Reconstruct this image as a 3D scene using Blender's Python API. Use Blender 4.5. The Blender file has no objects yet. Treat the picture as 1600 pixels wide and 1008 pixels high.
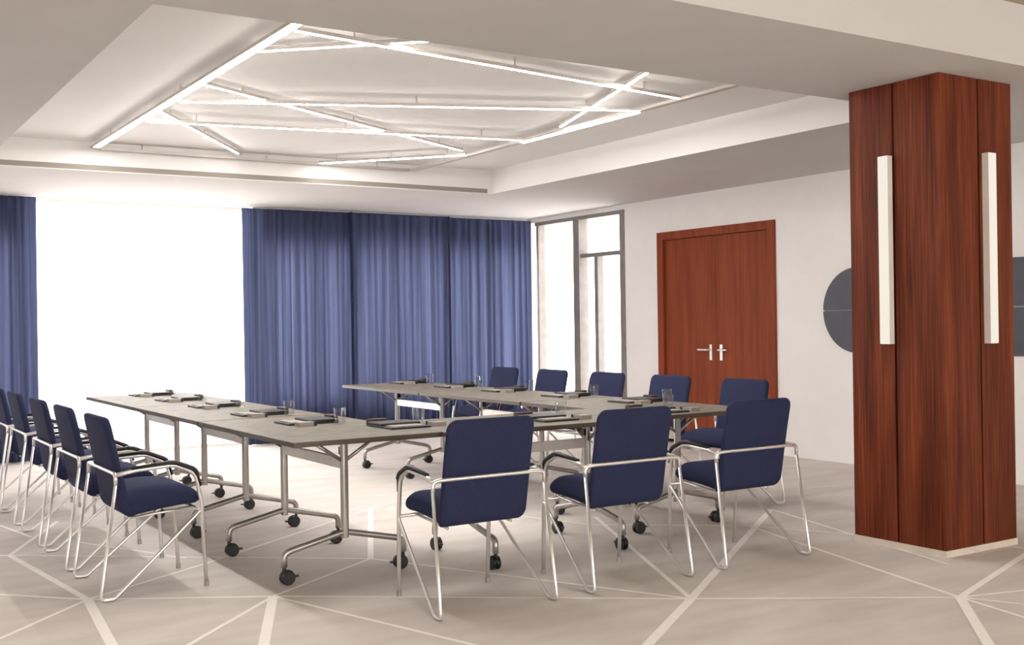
import bpy, bmesh, math, random
from mathutils import Vector, Matrix
random.seed(7)
C = bpy.context.scene.collection
PI = math.pi

# ------------------------------------------------------------------ materials
def srgb(r, g, b):
    f = lambda c: (c/255/12.92) if c/255 <= .04045 else ((c/255+.055)/1.055)**2.4
    return (f(r), f(g), f(b), 1)

def base_mat(name, col, rough=.6, metal=0., spec=.5):
    m = bpy.data.materials.new(name); m.use_nodes = True
    b = m.node_tree.nodes['Principled BSDF']
    b.inputs['Base Color'].default_value = col
    b.inputs['Roughness'].default_value = rough
    b.inputs['Metallic'].default_value = metal
    b.inputs['Specular IOR Level'].default_value = spec
    return m, m.node_tree, b

def noise_mat(name, c1, c2, scale=(1, 1, 1), nscale=8, rough=.6, metal=0., spec=.5, detail=6, bump=0., bscale=None, p1=.35, p2=.65):
    m, nt, b = base_mat(name, c1, rough, metal, spec)
    tc = nt.nodes.new('ShaderNodeTexCoord'); mp = nt.nodes.new('ShaderNodeMapping')
    mp.inputs['Scale'].default_value = scale
    n = nt.nodes.new('ShaderNodeTexNoise'); n.inputs['Scale'].default_value = nscale; n.inputs['Detail'].default_value = detail
    r = nt.nodes.new('ShaderNodeValToRGB')
    r.color_ramp.elements[0].color = c1; r.color_ramp.elements[0].position = p1
    r.color_ramp.elements[1].color = c2; r.color_ramp.elements[1].position = p2
    L = nt.links.new
    L(tc.outputs['Object'], mp.inputs['Vector']); L(mp.outputs['Vector'], n.inputs['Vector'])
    L(n.outputs['Fac'], r.inputs['Fac']); L(r.outputs['Color'], b.inputs['Base Color'])
    if bump:
        n2 = nt.nodes.new('ShaderNodeTexNoise'); n2.inputs['Scale'].default_value = bscale or nscale*4
        L(tc.outputs['Object'], n2.inputs['Vector'])
        bp = nt.nodes.new('ShaderNodeBump'); bp.inputs['Strength'].default_value = bump; bp.inputs['Distance'].default_value = .002
        L(n2.outputs['Fac'], bp.inputs['Height']); L(bp.outputs['Normal'], b.inputs['Normal'])
    return m

def wood_mat(name, dark, mid, light, rough=.38):
    m, nt, b = base_mat(name, mid, rough, 0, .14)
    L = nt.links.new
    tc = nt.nodes.new('ShaderNodeTexCoord')
    def layer(scale, ns, det):
        mp = nt.nodes.new('ShaderNodeMapping'); mp.inputs['Scale'].default_value = scale
        n = nt.nodes.new('ShaderNodeTexNoise'); n.inputs['Scale'].default_value = ns; n.inputs['Detail'].default_value = det
        L(tc.outputs['Object'], mp.inputs['Vector']); L(mp.outputs['Vector'], n.inputs['Vector'])
        return n
    n1 = layer((9, 9, .55), 1.6, 3); n2 = layer((70, 70, 1.6), 1.5, 5)
    mx = nt.nodes.new('ShaderNodeMix'); mx.data_type = 'FLOAT'; mx.inputs[0].default_value = .5
    L(n1.outputs['Fac'], mx.inputs[2]); L(n2.outputs['Fac'], mx.inputs[3])
    r = nt.nodes.new('ShaderNodeValToRGB')
    r.color_ramp.elements[0].color = dark; r.color_ramp.elements[0].position = .34
    r.color_ramp.elements[1].color = light; r.color_ramp.elements[1].position = .68
    e = r.color_ramp.elements.new(.5); e.color = mid
    L(mx.outputs[0], r.inputs['Fac']); L(r.outputs['Color'], b.inputs['Base Color'])
    return m

def emis_mat(name, col, strength):
    m = bpy.data.materials.new(name); m.use_nodes = True
    nt = m.node_tree; nt.nodes.clear()
    o = nt.nodes.new('ShaderNodeOutputMaterial'); e = nt.nodes.new('ShaderNodeEmission')
    e.inputs['Color'].default_value = col; e.inputs['Strength'].default_value = strength
    nt.links.new(e.outputs[0], o.inputs[0]); return m

def glass_mat(name, tint=(1, 1, 1, 1), refl=.5, rough=0.02):
    m = bpy.data.materials.new(name); m.use_nodes = True
    nt = m.node_tree; nt.nodes.clear(); L = nt.links.new
    o = nt.nodes.new('ShaderNodeOutputMaterial'); t = nt.nodes.new('ShaderNodeBsdfTransparent')
    g = nt.nodes.new('ShaderNodeBsdfGlossy'); g.inputs['Roughness'].default_value = rough
    f = nt.nodes.new('ShaderNodeLayerWeight'); f.inputs['Blend'].default_value = .5
    p = nt.nodes.new('ShaderNodeMath'); p.operation = 'POWER'; p.inputs[1].default_value = 4
    q = nt.nodes.new('ShaderNodeMath'); q.operation = 'MULTIPLY_ADD'; q.inputs[1].default_value = refl; q.inputs[2].default_value = .03
    mx = nt.nodes.new('ShaderNodeMixShader'); t.inputs['Color'].default_value = tint
    L(f.outputs['Facing'], p.inputs[0]); L(p.outputs[0], q.inputs[0]); L(q.outputs[0], mx.inputs[0])
    L(t.outputs[0], mx.inputs[1]); L(g.outputs[0], mx.inputs[2])
    L(mx.outputs[0], o.inputs[0]); return m

def curtain_mat(name, front, through, fac):
    m = bpy.data.materials.new(name); m.use_nodes = True
    nt = m.node_tree; nt.nodes.clear(); L = nt.links.new
    o = nt.nodes.new('ShaderNodeOutputMaterial'); d = nt.nodes.new('ShaderNodeBsdfDiffuse'); t = nt.nodes.new('ShaderNodeBsdfTranslucent')
    mx = nt.nodes.new('ShaderNodeMixShader'); mx.inputs[0].default_value = fac
    tc = nt.nodes.new('ShaderNodeTexCoord'); mp = nt.nodes.new('ShaderNodeMapping'); mp.inputs['Scale'].default_value = (26, 26, .25)
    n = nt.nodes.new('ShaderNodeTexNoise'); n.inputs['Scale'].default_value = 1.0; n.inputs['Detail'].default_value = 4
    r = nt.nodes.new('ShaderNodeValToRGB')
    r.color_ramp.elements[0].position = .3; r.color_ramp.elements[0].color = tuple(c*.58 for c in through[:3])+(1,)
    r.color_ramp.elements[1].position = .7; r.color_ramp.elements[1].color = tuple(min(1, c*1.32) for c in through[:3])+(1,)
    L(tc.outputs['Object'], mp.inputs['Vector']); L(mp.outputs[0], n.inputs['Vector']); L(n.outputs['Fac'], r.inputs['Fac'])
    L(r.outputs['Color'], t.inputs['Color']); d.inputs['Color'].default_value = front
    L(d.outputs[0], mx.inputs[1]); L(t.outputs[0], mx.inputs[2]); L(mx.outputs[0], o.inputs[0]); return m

M = {}
M['wall'] = noise_mat('wall_paint', (.86, .84, .82, 1), (.89, .87, .85, 1), nscale=3, rough=.85, spec=.2)
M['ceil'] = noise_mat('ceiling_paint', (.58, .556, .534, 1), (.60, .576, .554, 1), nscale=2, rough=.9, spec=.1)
M['recess'] = noise_mat('recess_lit_tone', (.80, .78, .76, 1), (.82, .80, .78, 1), nscale=2, rough=.9, spec=.1)  # ceiling colour lightened so the recess carries the light bars' brightness
M['near_ceil'] = noise_mat('brown_ceiling', (.38, .33, .22, 1), (.45, .39, .27, 1), nscale=6, rough=.9, spec=.1)
M['carpet'] = noise_mat('grey_beige_carpet', srgb(204, 195, 189), srgb(221, 214, 209), scale=(.55, 1.6, 1), nscale=3.5, rough=.9, spec=.15, detail=8, bump=.25, bscale=160, p1=.3, p2=.72)
M['carpet_line'] = noise_mat('pale_carpet_line', srgb(248, 243, 238), srgb(251, 247, 243), nscale=20, rough=.9, spec=.1)
M['door_wood'] = wood_mat('door_veneer', srgb(118, 55, 30), srgb(134, 64, 37), srgb(150, 77, 46), .5)
M['col_wood'] = wood_mat('column_veneer', srgb(66, 28, 16), srgb(100, 45, 25), srgb(132, 65, 37), .55)
M['groove'], _, _ = base_mat('dark_groove', srgb(34, 16, 12), .7)
M['plinth'] = noise_mat('pale_plinth', srgb(205, 193, 180), srgb(215, 204, 192), nscale=10, rough=.6)
M['fabric'] = noise_mat('navy_upholstery', srgb(42, 45, 71), srgb(49, 53, 83), nscale=220, rough=.9, spec=.15, bump=.2, bscale=500)
M['black'] = noise_mat('black_plastic', srgb(22, 20, 24), srgb(32, 29, 32), nscale=30, rough=.45)
M['chrome'] = noise_mat('satin_chrome', (.84, .82, .80, 1), (.89, .87, .85, 1), nscale=12, rough=.28, metal=.85)
M['steel'] = noise_mat('grey_steel', (.40, .38, .355, 1), (.46, .44, .41, 1), nscale=12, rough=.33, metal=.8)
M['rail'] = noise_mat('silver_rail', (.66, .62, .58, 1), (.72, .68, .64, 1), nscale=12, rough=.35, metal=.5)
M['top'] = noise_mat('grey_table_laminate', srgb(106, 99, 90), srgb(125, 118, 108), scale=(1, 1, 1), nscale=14, rough=.55, spec=.2, detail=8)
M['top_edge'], _, _ = base_mat('table_edge', srgb(86, 75, 64), .5)
M['led'] = emis_mat('led_diffuser', (1, .965, .92, 1), 44.0)
M['lamp'] = emis_mat('lamp_diffuser', (1, .92, .80, 1), .60)
M['alu'] = noise_mat('matt_aluminium', (.50, .46, .42, 1), (.55, .51, .47, 1), nscale=10, rough=.5, metal=.3)
M['frame'] = noise_mat('grey_window_frame', srgb(128, 122, 116), srgb(138, 132, 126), nscale=10, rough=.5)
M['white_frame'] = noise_mat('white_window_frame', srgb(236, 230, 224), srgb(242, 236, 230), nscale=10, rough=.5)
M['pane'] = glass_mat('clear_pane', (1, 1, 1, 1), .3)
M['tint_pane'] = glass_mat('tinted_pane', (.99, .99, .99, 1), .08)
M['tumbler'] = glass_mat('tumbler_glass', (.93, .94, .94, 1), .6)
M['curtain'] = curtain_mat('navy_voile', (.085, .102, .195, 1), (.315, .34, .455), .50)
M['leather'] = noise_mat('black_leather', srgb(24, 22, 24), srgb(36, 33, 34), nscale=80, rough=.5, bump=.3, bscale=300)
M['paper'] = noise_mat('grey_paper', srgb(150, 143, 136), srgb(160, 153, 146), nscale=10, rough=.8)
M['brown'] = noise_mat('dark_brown_card', srgb(56, 36, 32), srgb(70, 46, 40), nscale=20, rough=.6)
M['sign'] = noise_mat('slate_panel', srgb(66, 67, 77), srgb(72, 73, 83), nscale=8, rough=.5)
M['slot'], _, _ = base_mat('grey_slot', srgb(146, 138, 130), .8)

# ------------------------------------------------------------------ mesh helpers
def obj(name, bm, mats, parent=None, smooth=False, bevel=0.):
    me = bpy.data.meshes.new(name)
    bmesh.ops.recalc_face_normals(bm, faces=bm.faces[:])
    bm.to_mesh(me); bm.free()
    for m in (mats if isinstance(mats, (list, tuple)) else [mats]): me.materials.append(m)
    if smooth:
        for p in me.polygons: p.use_smooth = True
    o = bpy.data.objects.new(name, me); C.objects.link(o)
    if parent: o.parent = parent
    if bevel:
        bv = o.modifiers.new('bevel', 'BEVEL'); bv.width = bevel; bv.segments = 2; bv.limit_method = 'ANGLE'
    return o

def tag(o, label, cat, group=None, kind=None):
    o['label'] = label; o['category'] = cat
    if group: o['group'] = group
    if kind: o['kind'] = kind
    return o

def thing(name, label, cat, loc=(0, 0, 0), rz=0, group=None, kind=None):
    o = bpy.data.objects.new(name, None); C.objects.link(o)
    o.empty_display_size = .1
    o.location = loc; o.rotation_euler = (0, 0, rz)
    return tag(o, label, cat, group, kind)

def structure(name, bm, mats, label, cat, bevel=0.):
    o = obj(name, bm, mats, bevel=bevel); return tag(o, label, cat, None, 'structure')

def dup(root, loc, rz, label):
    r = root.copy(); C.objects.link(r); r.location = loc; r.rotation_euler = (0, 0, rz); r['label'] = label
    for ch in list(root.children):
        c = ch.copy(); C.objects.link(c); c.parent = r; c.matrix_parent_inverse = ch.matrix_parent_inverse.copy()
        for g in list(ch.children):
            d = g.copy(); C.objects.link(d); d.parent = c; d.matrix_parent_inverse = g.matrix_parent_inverse.copy()
    return r

def box(bm, x0, x1, y0, y1, z0, z1, mi=0):
    vs = [bm.verts.new((x, y, z)) for z in (z0, z1) for y in (y0, y1) for x in (x0, x1)]
    fs = [(0, 2, 3, 1), (4, 5, 7, 6), (0, 1, 5, 4), (2, 6, 7, 3), (0, 4, 6, 2), (1, 3, 7, 5)]
    out = []
    for f in fs:
        fc = bm.faces.new([vs[i] for i in f]); fc.material_index = mi; out.append(fc)
    return out

def bxm(*a, **k):
    bm = bmesh.new(); box(bm, *a, **k); return bm

def fillet(pts, rads, n=6):
    """polyline with rounded corners"""
    P = [Vector(p) for p in pts]; out = [P[0]]
    for i in range(1, len(P)-1):
        r = rads[i-1] if isinstance(rads, (list, tuple)) else rads
        a = P[i-1]-P[i]; b = P[i+1]-P[i]
        ang = a.angle(b); d = min(r/math.tan(ang/2) if ang < PI-1e-3 else 0, a.length*.49, b.length*.49)
        if d < 1e-5: out.append(P[i]); continue
        s = P[i]+a.normalized()*d; e = P[i]+b.normalized()*d
        for k in range(n+1):
            t = k/n
            out.append(s*(1-t)**2+P[i]*2*t*(1-t)+e*t*t)
    out.append(P[-1]); return out

def tube(bm, path, rad, n=10, mi=0, cap=True):
    path = [Vector(p) for p in path]
    T = []
    for i in range(len(path)):
        a = path[max(i-1, 0)]; b = path[min(i+1, len(path)-1)]
        T.append((b-a).normalized())
    ref = Vector((0, 0, 1)) if abs(T[0].z) < .9 else Vector((1, 0, 0))
    N = (ref-T[0]*ref.dot(T[0])).normalized(); rings = []
    for i, p in enumerate(path):
        N = (N-T[i]*N.dot(T[i])).normalized(); B = T[i].cross(N)
        rr = rad[i] if isinstance(rad, list) else rad
        rings.append([bm.verts.new(p+(N*math.cos(2*PI*k/n)+B*math.sin(2*PI*k/n))*rr) for k in range(n)])
    for a, b in zip(rings, rings[1:]):
        for k in range(n):
            f = bm.faces.new((a[k], a[(k+1) % n], b[(k+1) % n], b[k])); f.material_index = mi
    if cap:
        for r in (rings[0], rings[-1][::-1]):
            f = bm.faces.new(r); f.material_index = mi

def lathe(bm, prof, axis='z', c=(0, 0, 0), n=20, mi=0):
    rings = []
    for r, h in prof:
        ring = []
        for k in range(n):
            a = 2*PI*k/n; u, v = r*math.cos(a), r*math.sin(a)
            q = {'z': (u, v, h), 'y': (u, h, v), 'x': (h, u, v)}[axis]
            ring.append(bm.verts.new((q[0]+c[0], q[1]+c[1], q[2]+c[2])))
        rings.append(ring)
    for a, b in zip(rings, rings[1:]):
        for k in range(n):
            f = bm.faces.new((a[k], a[(k+1) % n], b[(k+1) % n], b[k])); f.material_index = mi
    for r in (rings[0], rings[-1]):
        f = bm.faces.new(r); f.material_index = mi

def prism(bm, pts, ext, mi=0):
    a = [bm.verts.new(p) for p in pts]; b = [bm.verts.new(Vector(p)+Vector(ext)) for p in pts]
    bm.faces.new(a).material_index = mi; bm.faces.new(b[::-1]).material_index = mi
    for i in range(len(a)):
        j = (i+1) % len(a); bm.faces.new((a[i], b[i], b[j], a[j])).material_index = mi

def interp(tab, x):
    if x <= tab[0][0]: return tab[0][1]
    for (a, u), (b, v) in zip(tab, tab[1:]):
        if x <= b: return u+(v-u)*(x-a)/(b-a)
    return tab[-1][1]

# ------------------------------------------------------------------ dimensions (metres; Y runs to the curtain wall, X to the door wall)
Z1, Z2, ZN = 2.613, 2.855, 2.935
XL, XR, YN, YF = 1.227, 5.974, 4.593, 9.72
YB = 3.50
XW, YW = 7.86, 11.86
XLW, YBW = -2.6, -3.2

# ------------------------------------------------------------------ floor with its pattern of pale lines
bm = bmesh.new(); box(bm, XLW-.3, XW+.3, YBW-.3, 12.2, -.2, 0)
P = dict(A=(1.153, 5.624), B=(1.907, 5.154), C=(1.009, 6.993), D=(2.661, 5.661), E=(3.488, 3.946), F=(4.501, 3.242),
         G=(5.014, 5.123), G2=(5.573, 5.478), J1=(1.908, 6.115), J2=(3.39, 7.20), K=(3.696, 7.418), Adn=(1.068, 4.759),
         Al=(.818, 5.992), All=(.699, 5.136), Bdl=(1.329, 4.573), Bd=(1.582, 4.393), Br=(2.281, 3.895), Edn=(2.851, 3.489),
         E3=(3.974, 4.966), E4=(4.272, 5.602), Fru=(5.568, 3.610), Fr1=(4.855, 3.151), Fr2=(4.619, 2.998), Fr3=(4.422, 2.872),
         Fd=(3.942, 2.712), Gl=(4.242, 5.764), Gr=(5.304, 4.561), Cl=(.62, 7.25), Cu=(1.262, 7.577), c9=(1.113, 8.107),
         c10=(1.213, 7.508), c11=(1.414, 7.181), c12=(1.822, 6.304))
seg = [('A', 'C', .036, 0), ('A', 'Adn', .046, .8), ('A', 'Al', .022, .9), ('A', 'All', .022, .9), ('A', 'B', .022, 0), ('A', 'J1', .022, 0),
       ('C', 'Cu', .026, .5), ('C', 'D', .020, 0), ('C', 'Cl', .03, .6), ('c9', 'c10', .02, 0), ('c11', 'c12', .02, 0),
       ('B', 'D', .022, 0), ('B', 'Bdl', .022, .9), ('B', 'Bd', .046, .9), ('B', 'Br', .022, .9), ('B', 'E', .022, 0),
       ('D', 'J2', .034, 0), ('D', 'E', .022, 0), ('J1', 'K', .022, 1.2), ('E', 'E4', .026, .4), ('E', 'Edn', .046, .9),
       ('E', 'G2', .042, 0), ('E', 'F', .022, 0), ('Gl', 'G', .02, 0), ('G', 'F', .024, 0), ('G', 'Gr', .02, 1.2),
       ('F', 'Fru', .036, 1.2), ('F', 'Fr1', .022, 1.2), ('F', 'Fr2', .022, 1.2), ('F', 'Fr3', .022, 1.2), ('F', 'Fd', .046, 1.0),
       ('K', 'Gl', .022, 0), ('G2', 'Gr', .022, .9)]
for i, (a, b, w, ext) in enumerate(seg):
    a = Vector(P[a]); b = Vector(P[b]); d = (b-a).normalized(); b = b+d*ext; nrm = Vector((-d.y, d.x))*w/2
    z = .0006+i*.00004
    f = bm.faces.new([bm.verts.new((q.x, q.y, z)) for q in (a-nrm, b-nrm, b+nrm, a+nrm)]); f.material_index = 1
structure('floor', bm, [M['carpet'], M['carpet_line']], 'grey beige carpet floor crossed by a web of pale straight lines', 'floor')

# ------------------------------------------------------------------ ceiling: lower soffit around a recess, higher ceiling nearer the viewer
bm = bmesh.new()
top = 3.3
box(bm, XLW-.3, XL, YB, 12.2, Z1, top)
box(bm, XR, XW+.3, YB, 12.2, Z1, top)
box(bm, XL, XR, YB, YN, Z1, top)
box(bm, XL, XR, YF, 12.2, Z1, top)
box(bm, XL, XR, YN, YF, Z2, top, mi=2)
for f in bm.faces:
    if all(abs(v.co.x-XR) < 1e-6 for v in f.verts) or all(abs(v.co.y-YF) < 1e-6 for v in f.verts): f.material_index = 2  # risers facing the recess take the same brightened, lit-looking colour
box(bm, XLW-.3, XW+.3, YBW-.3, YB, ZN, top, mi=1)
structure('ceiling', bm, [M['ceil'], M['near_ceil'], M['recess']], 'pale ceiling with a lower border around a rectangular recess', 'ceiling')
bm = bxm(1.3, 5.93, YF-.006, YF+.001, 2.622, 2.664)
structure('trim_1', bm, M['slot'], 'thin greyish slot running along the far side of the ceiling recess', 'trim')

# ------------------------------------------------------------------ walls
WX0, WX1, WZT = 1.90, 4.22, 2.607            # uncovered window
SZ0, SZ1 = .44, 2.20                          # windows behind the curtains
bm = bmesh.new(); y0, y1 = YW, YW+.24
box(bm, XLW-.3, XW+.3, y0, y1, WZT, Z1+.02)
box(bm, XLW-.3, -1.6, y0, y1, 0, WZT)
for a, b in ((-1.6, WX0-.0), (WX1, XW-.02)):
    box(bm, a, b, y0, y1, 0, SZ0); box(bm, a, b, y0, y1, SZ1, WZT)
box(bm, WX0-.06, WX0, y0, y1, SZ0, SZ1); box(bm, WX1, WX1+.06, y0, y1, SZ0, SZ1)
box(bm, XW-.03, XW+.3, y0, y1, 0, WZT)
structure('wall_back', bm, M['wall'], 'pale far wall almost hidden behind the navy curtains', 'wall')

RY0, RY1, RZT = 9.92, YW, 2.557               # corner window on the door wall
bm = bmesh.new()
box(bm, XW, XW+.24, RY0, RY1+.1, RZT, top)
box(bm, XW, XW+.24, YBW-.3, 7.615, 0, top)
box(bm, XW, XW+.24, 7.615, 9.343, 2.245, top)
box(bm, XW+.10, XW+.24, 7.615, 9.343, 0, 2.245)
box(bm, XW, XW+.24, 9.343, RY0, 0, top)
structure('wall_right', bm, M['wall'], 'pale plain wall holding the wooden double door', 'wall')

bm = bmesh.new(); wl = ((-2.6, -.4),)  # opening added in the unseen side wall to admit fill light
box(bm, XLW-.24, XLW, YBW-.3, 12.2, 0, .3); box(bm, XLW-.24, XLW, YBW-.3, 12.2, 2.5, top)
ys = [YBW-.3]+[v for w in wl for v in w]+[12.2]
for a, b in zip(ys[::2], ys[1::2]): box(bm, XLW-.24, XLW, a, b, .3, 2.5)
structure('wall_left', bm, M['wall'], 'pale side wall with an added fill-light window beside the viewer', 'wall')
bm = bmesh.new(); wb = ((-2.2, 2.3), (2.8, 7.3))  # openings added behind the camera, sized for the fill they give
box(bm, XLW-.24, XW+.24, YBW-.24, YBW, 0, .3); box(bm, XLW-.24, XW+.24, YBW-.24, YBW, 2.5, top)
xs = [XLW-.24]+[v for w in wb for v in w]+[XW+.24]
for a, b in zip(xs[::2], xs[1::2]): box(bm, a, b, YBW-.24, YBW, .3, 2.5)
structure('wall_front', bm, M['wall'], 'pale wall with added fill-light windows behind the viewer', 'wall')

# windows -----------------------------------------------------------
def window(name, label, frame_boxes, panes, fm, pm='pane'):
    t = thing(name, label, 'window', kind='structure')
    bm = bmesh.new()
    for b in frame_boxes: box(bm, *b)
    obj('window_frame', bm, fm, t)
    for b in panes: obj('pane', bxm(*b), M[pm], t)
    return t
ya, yb = YW+.12, YW+.17
window('window_1', 'tall bare white window between the navy curtains, flooded with daylight',
       [(WX0, WX0+.03, ya, yb, 0, WZT), (WX1-.03, WX1, ya, yb, 0, WZT), (WX0, WX1, ya, yb, WZT-.03, WZT), (WX0, WX1, ya, yb, 0, .03)],
       [(WX0+.03, WX1-.03, ya+.02, ya+.026, .03, WZT-.03)], M['white_frame'], 'tint_pane')
for nm, a, b, lb in (('window_2', WX1+.06, XW-.03, 'wide window glowing through the three joined navy curtains'),
                     ('window_3', -1.6, WX0-.06, 'window behind the single navy curtain at the picture edge')):
    fr = [(a, b, ya, yb, SZ0, SZ0+.05), (a, b, ya, yb, SZ1-.05, SZ1), (a, a+.05, ya, yb, SZ0, SZ1), (b-.05, b, ya, yb, SZ0, SZ1)]
    window(nm, lb, fr, [(a+.05, b-.05, ya+.02, ya+.026, SZ0+.05, SZ1-.05)], M['white_frame'], 'tint_pane')
xa, xb = XW+.02, XW+.12
window('window_4', 'corner window with grey frame between the curtain and the wooden door',
       [(xa-.03, xb, RY0, RY0+.085, 0, RZT), (xa, xb, 11.69, 11.74, 0, RZT), (xa-.02, xb, RY0, 11.74, RZT-.045, RZT), (xa, xb, RY0, 11.74, 0, .05),
        (xa-.035, xb, 10.78, 10.90, 0, RZT-.04), (xa, xb, RY0+.08, 10.78, 2.058, 2.105), (xa+.01, xb, 10.475, 10.54, .05, 2.06)],
       [(xa+.05, xa+.056, 10.90, 11.69, .05, RZT-.045), (xa+.05, xa+.056, RY0+.085, 10.78, 2.105, RZT-.045),
        (xa+.05, xa+.056, RY0+.085, 10.475, .05, 2.058), (xa+.05, xa+.056, 10.54, 10.78, .05, 2.058)], M['frame'], 'tint_pane')
xa = XLW-.14
i = 5
for a, b in wl:  # added window, out of view, put in for fill light
    window(f'window_{i}', f'added fill-light window in the left wall beside the viewer',
           [(xa, xa+.05, a, a+.05, .3, 2.5), (xa, xa+.05, b-.05, b, .3, 2.5), (xa, xa+.05, a, b, .3, .35), (xa, xa+.05, a, b, 2.45, 2.5), (xa, xa+.05, (a+b)/2-.03, (a+b)/2+.03, .3, 2.5)],
           [(xa+.02, xa+.026, a+.05, b-.05, .35, 2.45)], M['white_frame']); i += 1
ya = YBW-.14
for a, b in wb:  # added windows, unseen, that light the room from the camera side
    window(f'window_{i}', f'added fill-light window number {i-5} in the wall behind the viewer',
           [(a, a+.05, ya, ya+.05, .3, 2.5), (b-.05, b, ya, ya+.05, .3, 2.5), (a, b, ya, ya+.05, .3, .35), (a, b, ya, ya+.05, 2.45, 2.5), ((a+b)/2-.03, (a+b)/2+.03, ya, ya+.05, .3, 2.5)],
           [(a+.05, b-.05, ya+.02, ya+.026, .35, 2.45)], M['white_frame']); i += 1

# double door ---------------------------------------------------------
DY0, DY1, DZ = 7.615, 9.343, 2.245
t = thing('door_1', 'reddish brown wooden double door with two metal handles', 'door', (XW, (DY0+DY1)/2, 0), kind='structure')
yc = (DY0+DY1)/2; hw = (DY1-DY0)/2
bm = bmesh.new(); fw = .095
for s in (-1, 1):
    box(bm, -.022, .10, min(s*hw, s*(hw-fw)), max(s*hw, s*(hw-fw)), 0, DZ)
box(bm, -.022, .10, -hw+fw, hw-fw, DZ-.085, DZ)
obj('door_frame', bm, M['door_wood'], t, bevel=.003)
SY = 8.467-yc
for a, b, hy, d in ((SY+.0015, hw-fw-.003, 8.543-yc, 1), (-hw+fw+.003, SY-.0015, 8.391-yc, -1)):
    lf = obj('door_leaf', bxm(.012, .06, a, b, .006, DZ-.088), M['door_wood'], t, bevel=.002)
    bm = bmesh.new(); box(bm, .0045, .0125, hy-.018, hy+.018, .885, 1.045)
    tube(bm, fillet([(.006, hy, .992), (-.05, hy, .992), (-.05, hy+d*.135, .992)], .018), .0095, 10)
    obj('handle', bm, M['chrome'], lf, smooth=False)

# ------------------------------------------------------------------ curtains
def curtain(x0, x1, y, z1, label, seed, n_per=95):
    rnd = random.Random(seed); W = x1-x0
    nx = int(W*n_per)+1; ph = [rnd.uniform(0, 6.28) for _ in range(6)]
    zs = [.012, .30, .9, 1.5, 2.1, z1-.09, z1-.03, z1]
    bm = bmesh.new(); rows = []
    for z in zs:
        k = .55+.45*(1-z/z1)
        if z >= z1-.031: k = .35
        row = []
        for i in range(nx):
            u = i/(nx-1)*W
            w = u+.035*math.sin(2.1*u*PI/W*3+ph[0])+.012*math.sin(9*u+ph[1]+z*.3)
            d = .026*math.sin(2*PI*w/.115+ph[2])+.010*math.sin(2*PI*w/.058+ph[3])+.008*math.sin(2*PI*w/.31+ph[4])
            row.append(bm.verts.new((x0+u, y+k*d, z)))
        rows.append(row)
    for a, b in zip(rows, rows[1:]):
        for i in range(nx-1): bm.faces.new((a[i], a[i+1], b[i+1], b[i]))
    o = obj('curtain', bm, M['curtain'], smooth=True)
    so = o.modifiers.new('thickness', 'SOLIDIFY'); so.thickness = .0015
    tag(o, label, 'curtain', 'full-length navy curtains')
    return o
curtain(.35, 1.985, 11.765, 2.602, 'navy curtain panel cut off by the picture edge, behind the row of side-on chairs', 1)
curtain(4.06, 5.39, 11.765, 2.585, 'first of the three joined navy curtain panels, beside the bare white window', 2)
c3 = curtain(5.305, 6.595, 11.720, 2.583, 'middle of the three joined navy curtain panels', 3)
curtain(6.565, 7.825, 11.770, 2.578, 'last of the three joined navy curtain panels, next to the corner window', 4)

M['hem'] = noise_mat('navy_hem', srgb(34, 38, 62), srgb(40, 44, 70), nscale=60, rough=.9, spec=.1)
for x in (5.302, 6.574): obj('hem', bxm(x, x+.024, 11.682, 11.690, .012, 2.583), M['hem'], c3)

# ------------------------------------------------------------------ ceiling light bars
ZL = 2.780
def bar(p, q, w, label, lit=True, h=.021, up=0.):
    p = Vector(p); q = Vector(q); d = q-p; L = d.length; ang = math.atan2(d.y, d.x)
    t = thing('linear_light', label, 'ceiling light', (p.x, p.y, ZL+up), ang, 'linear light bars in the ceiling recess')
    bm = bmesh.new(); box(bm, 0, L, -w/2, w/2, .004, .004+h)
    obj('housing', bm, M['alu'], t)
    for x in (.12*L, .5*L, .88*L):
        bm = bmesh.new(); lathe(bm, [(.006, .004+h), (.006, Z2-ZL-up)], c=(x, 0, 0), n=8)
        obj('hanger', bm, M['alu'], t)
    sp = [(0, L)] if lit is True else ([] if not lit else [(a*L, b*L) for a, b in lit])
    for a, b in sp:
        obj('diffuser', bxm(a+.001, b-.001, -w/2+.003, w/2-.003, 0, .004), M['led'], t)
    return t
bar((2.085, 4.66), (2.072, 9.63), .052, 'broad glowing light bar forming the long left edge of the ceiling pattern', lit=[(0, .975)])
bar((2.125, 5.312), (4.995, 5.692), .022, 'glowing light bar nearest the front soffit, running the width of the pattern')
bar((2.125, 5.934), (3.35, 4.806), .022, 'short light bar crossing the frontmost bar beside the left edge bar', up=.026)
bar((4.20, 4.77), (4.989, 7.071), .022, 'steep light bar crossing two others near the right end of the pattern', up=.026)
bar((2.125, 7.363), (5.02, 6.165), .022, 'long light bar stretching level across the middle of the ceiling pattern')
bar((2.12, 6.868), (4.915, 8.468), .022, 'long light bar slanting across the middle down toward the curtains', up=.026)
bar((2.12, 7.848), (3.31, 9.58), .022, 'short light bar slanting from the left edge bar toward the curtains', lit=[(0, .95)], up=.026)
bar((2.125, 8.181), (4.99, 7.620), .022, 'light bar behind the level middle bar, crossed by the short slanting one')
bar((4.046, 9.564), (4.983, 8.517), .038, 'faint short light bar nearest the far side of the ceiling recess')
bar((5.055, 4.66), (5.055, 9.63), .050, 'right edge bar of the ceiling pattern, lit only along its middle', lit=[(.312, .615)])
bar((2.13, 9.665), (5.02, 9.665), .050, 'unlit bar along the far side of the ceiling recess', lit=False)

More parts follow.
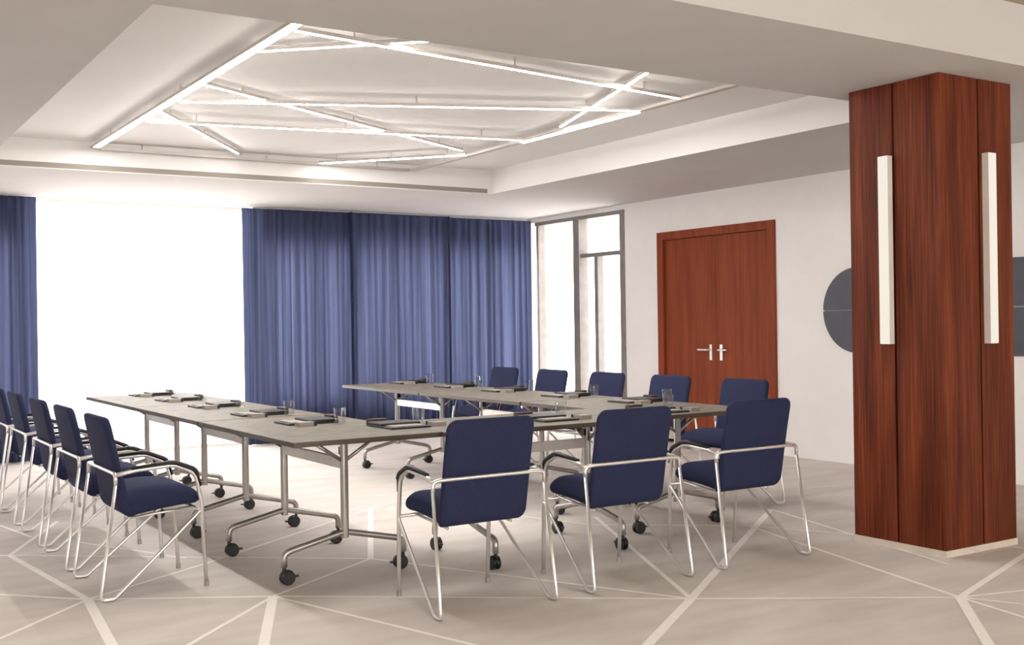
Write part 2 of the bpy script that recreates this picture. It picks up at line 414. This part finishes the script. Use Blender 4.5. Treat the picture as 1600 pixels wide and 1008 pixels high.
# ------------------------------------------------------------------ wooden column with two wall lamps
CX0, CX1, CY0, CY1 = 5.178, 5.814, 3.812, 4.424
col = thing('column', 'square column clad in reddish brown wood veneer', 'column', ((CX0+CX1)/2, (CY0+CY1)/2, 0))
mx, my = (CX0+CX1)/2, (CY0+CY1)/2
obj('core', bxm(CX0+.02-mx, CX1-.02-mx, CY0+.02-my, CY1-.02-my, .03, Z1), M['groove'], col)
gx, gy = 5.511-mx, 4.119-my
for a, b in ((CX0-mx, gx-.007), (gx+.007, CX1-mx)):
    for c, d in ((CY0-my, gy-.007), (gy+.007, CY1-my)):
        obj('panel', bxm(a, b, c, d, .036, Z1-.002), M['col_wood'], col, bevel=.002)
obj('plinth', bxm(CX0-.004-mx, CX1+.004-mx, CY0-.004-my, CY1+.004-my, 0, .036), M['plinth'], col)
def wall_lamp(loc, rz, label):
    t = thing('wall_lamp', label, 'wall lamp', loc, rz, 'slim wall lamps on the column')
    obj('housing', bxm(-.031, .031, -.040, 0, 0, 1.055), M['white_frame'], t)
    obj('diffuser', bxm(-.031, .031, -.046, -.040, .002, 1.053), M['lamp'], t)
    return t
wall_lamp((5.573, CY0, 1.146), 0, 'slim glowing vertical lamp on the narrower, right-hand face of the wooden column')
wall_lamp((CX0, 4.156, 1.148), -PI/2, 'slim glowing vertical lamp on the column face turned to the tables')

# slate panel on the door wall ------------------------------------------------
R_ = .377; cyA, cyB, zc = 7.023-R_, 4.78, 1.3655
t = thing('wall_panel', 'dark slate grey rounded wall panel half hidden behind the wooden column', 'wall panel', (XW, 5.7, zc))
def pill(half):
    pts = []; gap = .0055
    za = gap
    a0 = math.asin(za/R_)
    for k in range(25):
        a = a0+(PI/2-a0)*k/24; pts.append((cyA+R_*math.cos(a), R_*math.sin(a)))
    for k in range(25):
        a = PI/2+(PI/2-a0)*k/24; pts.append((cyB+R_*math.cos(a), R_*math.sin(a)))
    return [(-.022, y-5.7, half*z) for y, z in pts]
for h in (1, -1):
    bm = bmesh.new(); prism(bm, pill(h), (.022, 0, 0)); obj('board', bm, M['sign'], t)
obj('pale_strip', bxm(-.012, 0, cyB-R_-5.7+.01, cyA+R_-5.7-.005, -.0055, .0055), M['paper'], t)

# ------------------------------------------------------------------ folding tables on castors
TZ, TT, LEN, WID = .745, .026, 1.5, .80
def make_table(label, L=LEN):
    """long axis = local y, feet reach along local x"""
    t = thing('folding_table', label, 'table', group='grey folding tables in a U')
    bm = bmesh.new(); fs = box(bm, -WID/2, WID/2, -L/2, L/2, TZ-TT, TZ)
    for f in fs:
        if abs(f.normal.z) < .5 and abs(f.calc_center_median().z-(TZ-TT/2)) < 1e-4: f.material_index = 1
    obj('tabletop', bm, [M['top'], M['top_edge']], t, bevel=.003)
    for y in (-.425, .425):
        bm = bmesh.new(); tube(bm, [(0, y, .20), (0, y, TZ-TT-.004)], .021, 14)
        box(bm, -.05, .05, y-.045, y+.045, TZ-TT-.012, TZ-TT)
        obj('leg', bm, M['steel'], t, smooth=False)
        bm = bmesh.new()
        path = fillet([(-.333, y, .088), (-.333, y, .158), (0, y, .232), (.333, y, .158), (.333, y, .088)], [.05, .03, .05], 7)
        tube(bm, path, .0165, 12)
        ft = obj('foot', bm, M['steel'], t, smooth=True)
        for sx in (-1, 1):
            cx = .333*sx; bm = bmesh.new(); cr = .036; off = -.016*sx
            for w in (-1, 1):
                lathe(bm, [(.012, w*.006), (cr-.004, w*.006), (cr, w*.010), (cr, w*.021), (cr-.006, w*.025), (.010, w*.025)], 'y', (cx+off, y, cr), 18)
            # hood over the two wheels, with a brake tab
            prism(bm, [(cx+off+(cr+.003)*math.cos(a), y-.0055, cr+(cr+.003)*math.sin(a)) for a in [PI*k/10 for k in range(11)]], (0, .011, 0))
            tube(bm, [(cx, y, .055), (cx, y, .092)], .0095, 10)
            box(bm, min(cx+off-sx*.03, cx+off-sx*.058), max(cx+off-sx*.03, cx+off-sx*.058), y-.012, y+.012, cr-.002, cr+.007)
            obj('caster', bm, M['black'], ft)
        for sx in (-1, 1):
            bm = bmesh.new(); tube(bm, [(sx*.012, y, .60), (sx*.19, y, TZ-TT-.004)], .010, 8); obj('brace', bm, M['steel'], t, smooth=True)
    bm = bmesh.new(); box(bm, -.011, .011, -.405, .405, .555, .612)
    obj('crossbar', bm, M['rail'], t, bevel=.003)
    for y in (-.40, .40): obj('lock_lever', bxm(-.016, .016, y-.008, y+.008, .628, .668), M['black'], t)
    return t
TX_L, TX_R = 2.37, 4.63
tab = make_table('grey folding table at the near end of the left table row')
tab.location = (TX_L, 5.77, 0)
dup(tab, (TX_L, 7.29, 0), 0, 'middle grey folding table of the left table row')
dup(tab, (TX_L, 8.805, 0), 0, 'grey folding table at the far end of the left row, before the bare window')
dup(tab, (TX_R, 5.77, 0), 0, 'grey folding table at the near end of the right table row')
dup(tab, (TX_R, 7.29, 0), 0, 'middle grey folding table of the right table row')
dup(tab, (TX_R, 8.805, 0), 0, 'grey folding table at the far end of the right row, before the curtains')
ct = make_table('grey folding table joining the two rows, behind the chairs with backs to view', L=1.45)
ct.location = (3.50, 5.34, 0); ct.rotation_euler = (0, 0, PI/2)

# ------------------------------------------------------------------ conference chair (local +y = forward, rear feet at y = 0)
def loft(loops):
    bm = bmesh.new(); rings = [[bm.verts.new(p) for p in l] for l in loops]; n = len(rings[0])
    for a, b in zip(rings, rings[1:]):
        for k in range(n): bm.faces.new((a[k], a[(k+1) % n], b[(k+1) % n], b[k]))
    bm.faces.new(rings[0]); bm.faces.new(rings[-1][::-1]); return bm

def rr(hw, ht, n=28, e=5.):
    """superellipse section: lateral half width hw, half thickness ht with round edges"""
    r = min(ht*.95, hw*.95); pts = []
    cs = [(hw-r, ht-r), (-(hw-r), ht-r), (-(hw-r), -(ht-r)), (hw-r, -(ht-r))]; a0 = [0, PI/2, PI, 1.5*PI]
    for (cx, cy), a in zip(cs, a0):
        for k in range(7):
            t = a+PI/2*k/6; pts.append((cx+r*math.cos(t), cy+r*math.sin(t)))
    return pts

def make_backrest():
    outer = [(.375, .150), (.39, .127), (.42, .112), (.50, .098), (.60, .085), (.75, .055), (.868, .030)]
    inner = [(.375, .19), (.42, .172), (.50, .150), (.525, .143), (.61, .120), (.706, .101), (.785, .084), (.868, .066)]
    zs = [.378, .381, .388, .40, .42, .45, .48, .52, .56, .60, .65, .70, .75, .79, .815, .830, .842, .852, .860, .866, .869]
    H, r = .870, .052; loops = []
    for z in zs:
        yo, yi = interp(outer, z), interp(inner, z); ym = (yo+yi)/2; ht = (yi-yo)/2
        w = .231-.004*max(0, (.8-z))*0
        if z > H-r: w = .231-r+math.sqrt(max(r*r-(z-(H-r))**2, 1e-6))
        if z > H-.016: ht *= math.sqrt(max(1-((z-(H-.016))/.0165)**2, .04))
        if z < .41:
            k = (z-.374)/.036; w -= .030*(1-math.sqrt(min(1, k))); ht *= .45+.55*math.sqrt(min(1, k))
        tilt = .22
        loops.append([(px, ym+py, z+0*tilt) for px, py in rr(w, ht)])
    return loft(loops)

def make_seat():
    topz = [(.11, .485), (.165, .506), (.22, .516), (.30, .521), (.40, .515), (.44, .506), (.475, .487), (.50, .462), (.508, .44)]
    botz = [(.11, .43), (.13, .395), (.175, .376), (.285, .394), (.40, .408), (.475, .413), (.50, .424), (.508, .434)]
    ys = [.118, .124, .135, .15, .175, .21, .25, .30, .35, .40, .44, .465, .48, .492, .500, .505, .508]
    loops = []
    for y in ys:
        zt, zb = interp(topz, y), interp(botz, y); zm = (zt+zb)/2; ht = (zt-zb)/2
        w = .229
        if y > .46: w = .229-.045+math.sqrt(max(.045**2-(y-.463)**2, 1e-6))
        if y < .14: w -= .02*(1-(y-.115)/.025)
        loop = []
        for px, pz in rr(w, ht):
            crown = .010*(1-(px/w)**2) if pz > 0 else 0
            loop.append((px, y, zm+pz+crown-(.004 if pz > 0 else 0)))
        loops.append(loop)
    return loft(loops)

CH_L = 'navy upholstered conference chair'
def make_chair():
    t = thing('conference_chair', CH_L, 'chair', group='navy conference chairs around the tables')
    obj('backrest', make_backrest(), M['fabric'], t, smooth=True)
    obj('seat', make_seat(), M['fabric'], t, smooth=True)
    CZ = .600
    bm = bmesh.new()
    path = fillet([(-.297, .073, CZ-.05), (-.297, .073, CZ), (-.235, .070, CZ+.004), (.235, .070, CZ+.004), (.297, .073, CZ), (.297, .073, CZ-.05)], [.028, .2, .2, .028], 6)
    tube(bm, path, .0095, 10); obj('back_rail', bm, M['chrome'], t, smooth=True)
    for s in (-1, 1):
        bm = bmesh.new()   # rear leg with its sloping brace back up to the front leg
        path = fillet([(s*.297, .073, CZ-.045), (s*.308, -.006, .0085), (s*.304, .058, .0085), (s*.262, .478, .372), (s*.250, .500, .376)], [.022, .03, .03], 7)
        tube(bm, path, .0082, 10); obj('leg', bm, M['chrome'], t, smooth=True)
        bm = bmesh.new()   # arm bar running into the front leg
        path = fillet([(s*.294, .080, CZ-.002), (s*.282, .18, .612), (s*.270, .36, .622), (s*.258, .468, .572), (s*.252, .498, .42), (s*.247, .519, .006)], [.06, .11, .08, .15], 7)
        tube(bm, path, .0105, 12)
        lg = obj('leg', bm, M['chrome'], t, smooth=True)
        bm = bmesh.new(); lathe(bm, [(.0125, 0), (.0125, .022), (.0108, .026)], c=(s*.247, .519, 0), n=14)
        obj('glide', bm, M['steel'], lg, smooth=False)
        # black arm pad over the arm bar
        pth = fillet([(s*.284, .15, .622), (s*.270, .355, .637), (s*.2575, .468, .590), (s*.253, .492, .505)], [.12, .06], 8)
        loops = []; n = len(pth)
        for i, q in enumerate(pth):
            a = pth[max(0, i-1)]; b = pth[min(n-1, i+1)]; T = (b-a).normalized()
            S = Vector((1, 0, 0)); S = (S-T*S.dot(T)).normalized(); U = S.cross(T)
            if U.z < 0: U = -U
            e = min(1, .55+.45*min(i, n-1-i)/2)
            loops.append([tuple(q+S*px+U*pz) for px, pz in rr(.0205*e, .0115*e)])
        obj('armrest', loft(loops), M['black'], t, smooth=True)
    bm = bmesh.new()   # tube under the seat tying the two sides together
    tube(bm, [(-.255, .485, .388), (.255, .485, .388)], .0085, 10)
    tube(bm, [(-.17, .17, .366), (-.17, .485, .392)], .007, 8); tube(bm, [(.17, .17, .366), (.17, .485, .392)], .007, 8)
    obj('seat_rail', bm, M['chrome'], t, smooth=True)
    return t
ch = make_chair()
ch.location = (2.650, 4.281, 0); ch['label'] = 'navy chair with its back to view beside the open folder, farthest from the column'
dup(ch, (3.480, 4.275, 0), 0, 'navy chair with its back to view, middle of the front three')
dup(ch, (4.338, 4.286, 0), 0, 'navy chair with its back to view, standing nearest the wooden column')
LY = [5.820, 6.640, 7.435, 8.335, 9.10]
LL = ['navy chair seen side on, whole and nearest, beside the left table row',
      'navy chair seen side on, second from the near end of the left row',
      'navy chair seen side on, middle one of the left row of five',
      'navy chair seen side on, second from the far end of the left row',
      'navy chair at the far end of the left row, cut off by the picture edge']
for y, l in zip(LY, LL): dup(ch, (1.195, y, 0), -PI/2, l)
RYs = [9.13, 8.325, 7.51, 6.70, 5.885]
RL = ['navy chair facing the right table row, its back before the curtain edge',
      'navy chair facing the right table row, its back before the wide corner window pane',
      'navy chair facing the right table row, its back before the grey window post',
      'navy chair facing the right table row, before the door leaf nearer the window',
      'navy chair facing the right table row, before the right-hand door leaf near the column']
for y, l in zip(RYs, RL): dup(ch, (5.800, y, 0), PI/2, l)

# ------------------------------------------------------------------ things laid out at every seat
def make_folder():
    t = thing('desk_folder', '', 'folder', group='black folders on the tables')
    bm = bmesh.new(); box(bm, 0, .295, -.12, .12, 0, .010); obj('cover', bm, M['leather'], t, bevel=.003)
    obj('notepad', bxm(.024, .118, -.092, .092, .010, .014), M['paper'], t)
    bm = bmesh.new(); box(bm, .125, .293, -.118, .118, .010, .024); obj('flap', bm, M['leather'], t, bevel=.004)
    return t
def make_glass():
    bm = bmesh.new(); n = 24
    lathe(bm, [(.026, 0), (.030, .004), (.034, .088), (.0325, .088), (.0285, .010), (.004, .009)], n=n)
    return bm
def make_block():
    t = thing('desk_block', '', 'note block', group='pale note blocks beside the folders')
    obj('sheets', bxm(0, .085, -.035, .035, 0, .022), M['paper'], t)
    obj('clip', bxm(.085, .100, -.037, .037, 0, .024), M['black'], t)
    return t
ORD = ['nearest', 'second nearest', 'middle', 'second farthest', 'farthest']
spots = []
for row, x0, name, Ys in (('left', 2.285, 'left table row', [6.005, 6.775, 7.69, 8.55, 9.36]), ('right', 4.675, 'right table row', [6.0, 6.82, 7.69, 8.49, 9.37])):
    for k, y in enumerate(Ys): spots.append((x0, y, 0, f'{ORD[k]} place on the {name}'))
spots.append((2.735, 5.285, PI/2, 'front table place beside the left row'))
spots.append((3.58, 5.10, PI/2, 'front table place behind the middle chair back'))
spots.append((4.40, 5.10, PI/2, 'front table place nearest the column'))
f0 = g0 = b0 = c0 = None
def at(sp, dx, dy):
    x, y, r, _ = sp; c, s = math.cos(r), math.sin(r); return (x+c*dx-s*dy, y+s*dx+c*dy, TZ+.0003)
for sp in spots:
    l = sp[3]; r = sp[2]
    if f0 is None:
        f0 = make_folder(); f0.location = at(sp, 0, 0); f0.rotation_euler = (0, 0, r); f0['label'] = 'open black folder at the '+l
        b0 = make_block(); b0.location = at(sp, .02, -.185); b0.rotation_euler = (0, 0, r); b0['label'] = 'pale note block with black clip at the '+l
        g0 = obj('water_glass', make_glass(), M['tumbler'], smooth=True); tag(g0, 'clear water glass at the '+l, 'glass', 'clear water glasses on the tables'); g0.location = at(sp, .275, -.185)
        bm = bmesh.new(); box(bm, -.020, .020, -.055, .055, 0, .035); c0 = obj('small_box', bm, M['brown'], bevel=.004)
        tag(c0, 'small dark brown box at the '+l, 'box', 'small dark boxes beside the folders'); c0.location = at(sp, .322, .05); c0.rotation_euler = (0, 0, r)
    else:
        dup(f0, at(sp, 0, 0), r, 'open black folder at the '+l)
        dup(b0, at(sp, .02, -.185), r, 'pale note block with black clip at the '+l)
        dup(g0, at(sp, .275, -.185), r, 'clear water glass at the '+l)
        dup(c0, at(sp, .322, .05), r, 'small dark brown box at the '+l)

# ------------------------------------------------------------------ daylight
w = bpy.data.worlds.new('World'); bpy.context.scene.world = w; w.use_nodes = True
bg = w.node_tree.nodes['Background']; bg.inputs['Color'].default_value = (1.0, .965, .94, 1); bg.inputs['Strength'].default_value = 4.3
def sun(name, d, strength, ang, col):
    l = bpy.data.lights.new(name, 'SUN'); l.energy = strength; l.angle = math.radians(ang); l.color = col
    o = bpy.data.objects.new(name, l); C.objects.link(o); o.rotation_euler = Vector(d).to_track_quat('-Z', 'Y').to_euler(); return o
sun('sun', (.40, -1, -.80), .6, 3.5, (1, .95, .90))

# ------------------------------------------------------------------ camera (level, slight roll)
cam = bpy.data.cameras.new('camera'); co = bpy.data.objects.new('camera', cam); C.objects.link(co)
cam.sensor_fit = 'HORIZONTAL'; cam.sensor_width = 36; cam.lens = 36*1745.47/1600; cam.clip_end = 200
yaw, roll = .5684, -.0146
f = Vector((math.sin(yaw), math.cos(yaw), 0)); r = Vector((math.cos(yaw), -math.sin(yaw), 0)); u = Vector((0, 0, 1))
r2 = r*math.cos(roll)+u*math.sin(roll); u2 = u*math.cos(roll)-r*math.sin(roll)
co.matrix_world = Matrix(((r2.x, u2.x, -f.x, 0), (r2.y, u2.y, -f.y, 0), (r2.z, u2.z, -f.z, 1.3), (0, 0, 0, 1)))
sc = bpy.context.scene; sc.camera = co
sc.view_settings.view_transform = 'Standard'; sc.view_settings.look = 'None'
sc.view_settings.exposure = .64; sc.view_settings.gamma = 1; sc.view_settings.use_curve_mapping = False
sc.cycles.use_denoising = True
sc.cycles.max_bounces = 10; sc.cycles.diffuse_bounces = 6; sc.cycles.transparent_max_bounces = 16
sc.cycles.sample_clamp_indirect = 6; sc.cycles.caustics_reflective = False; sc.cycles.caustics_refractive = False
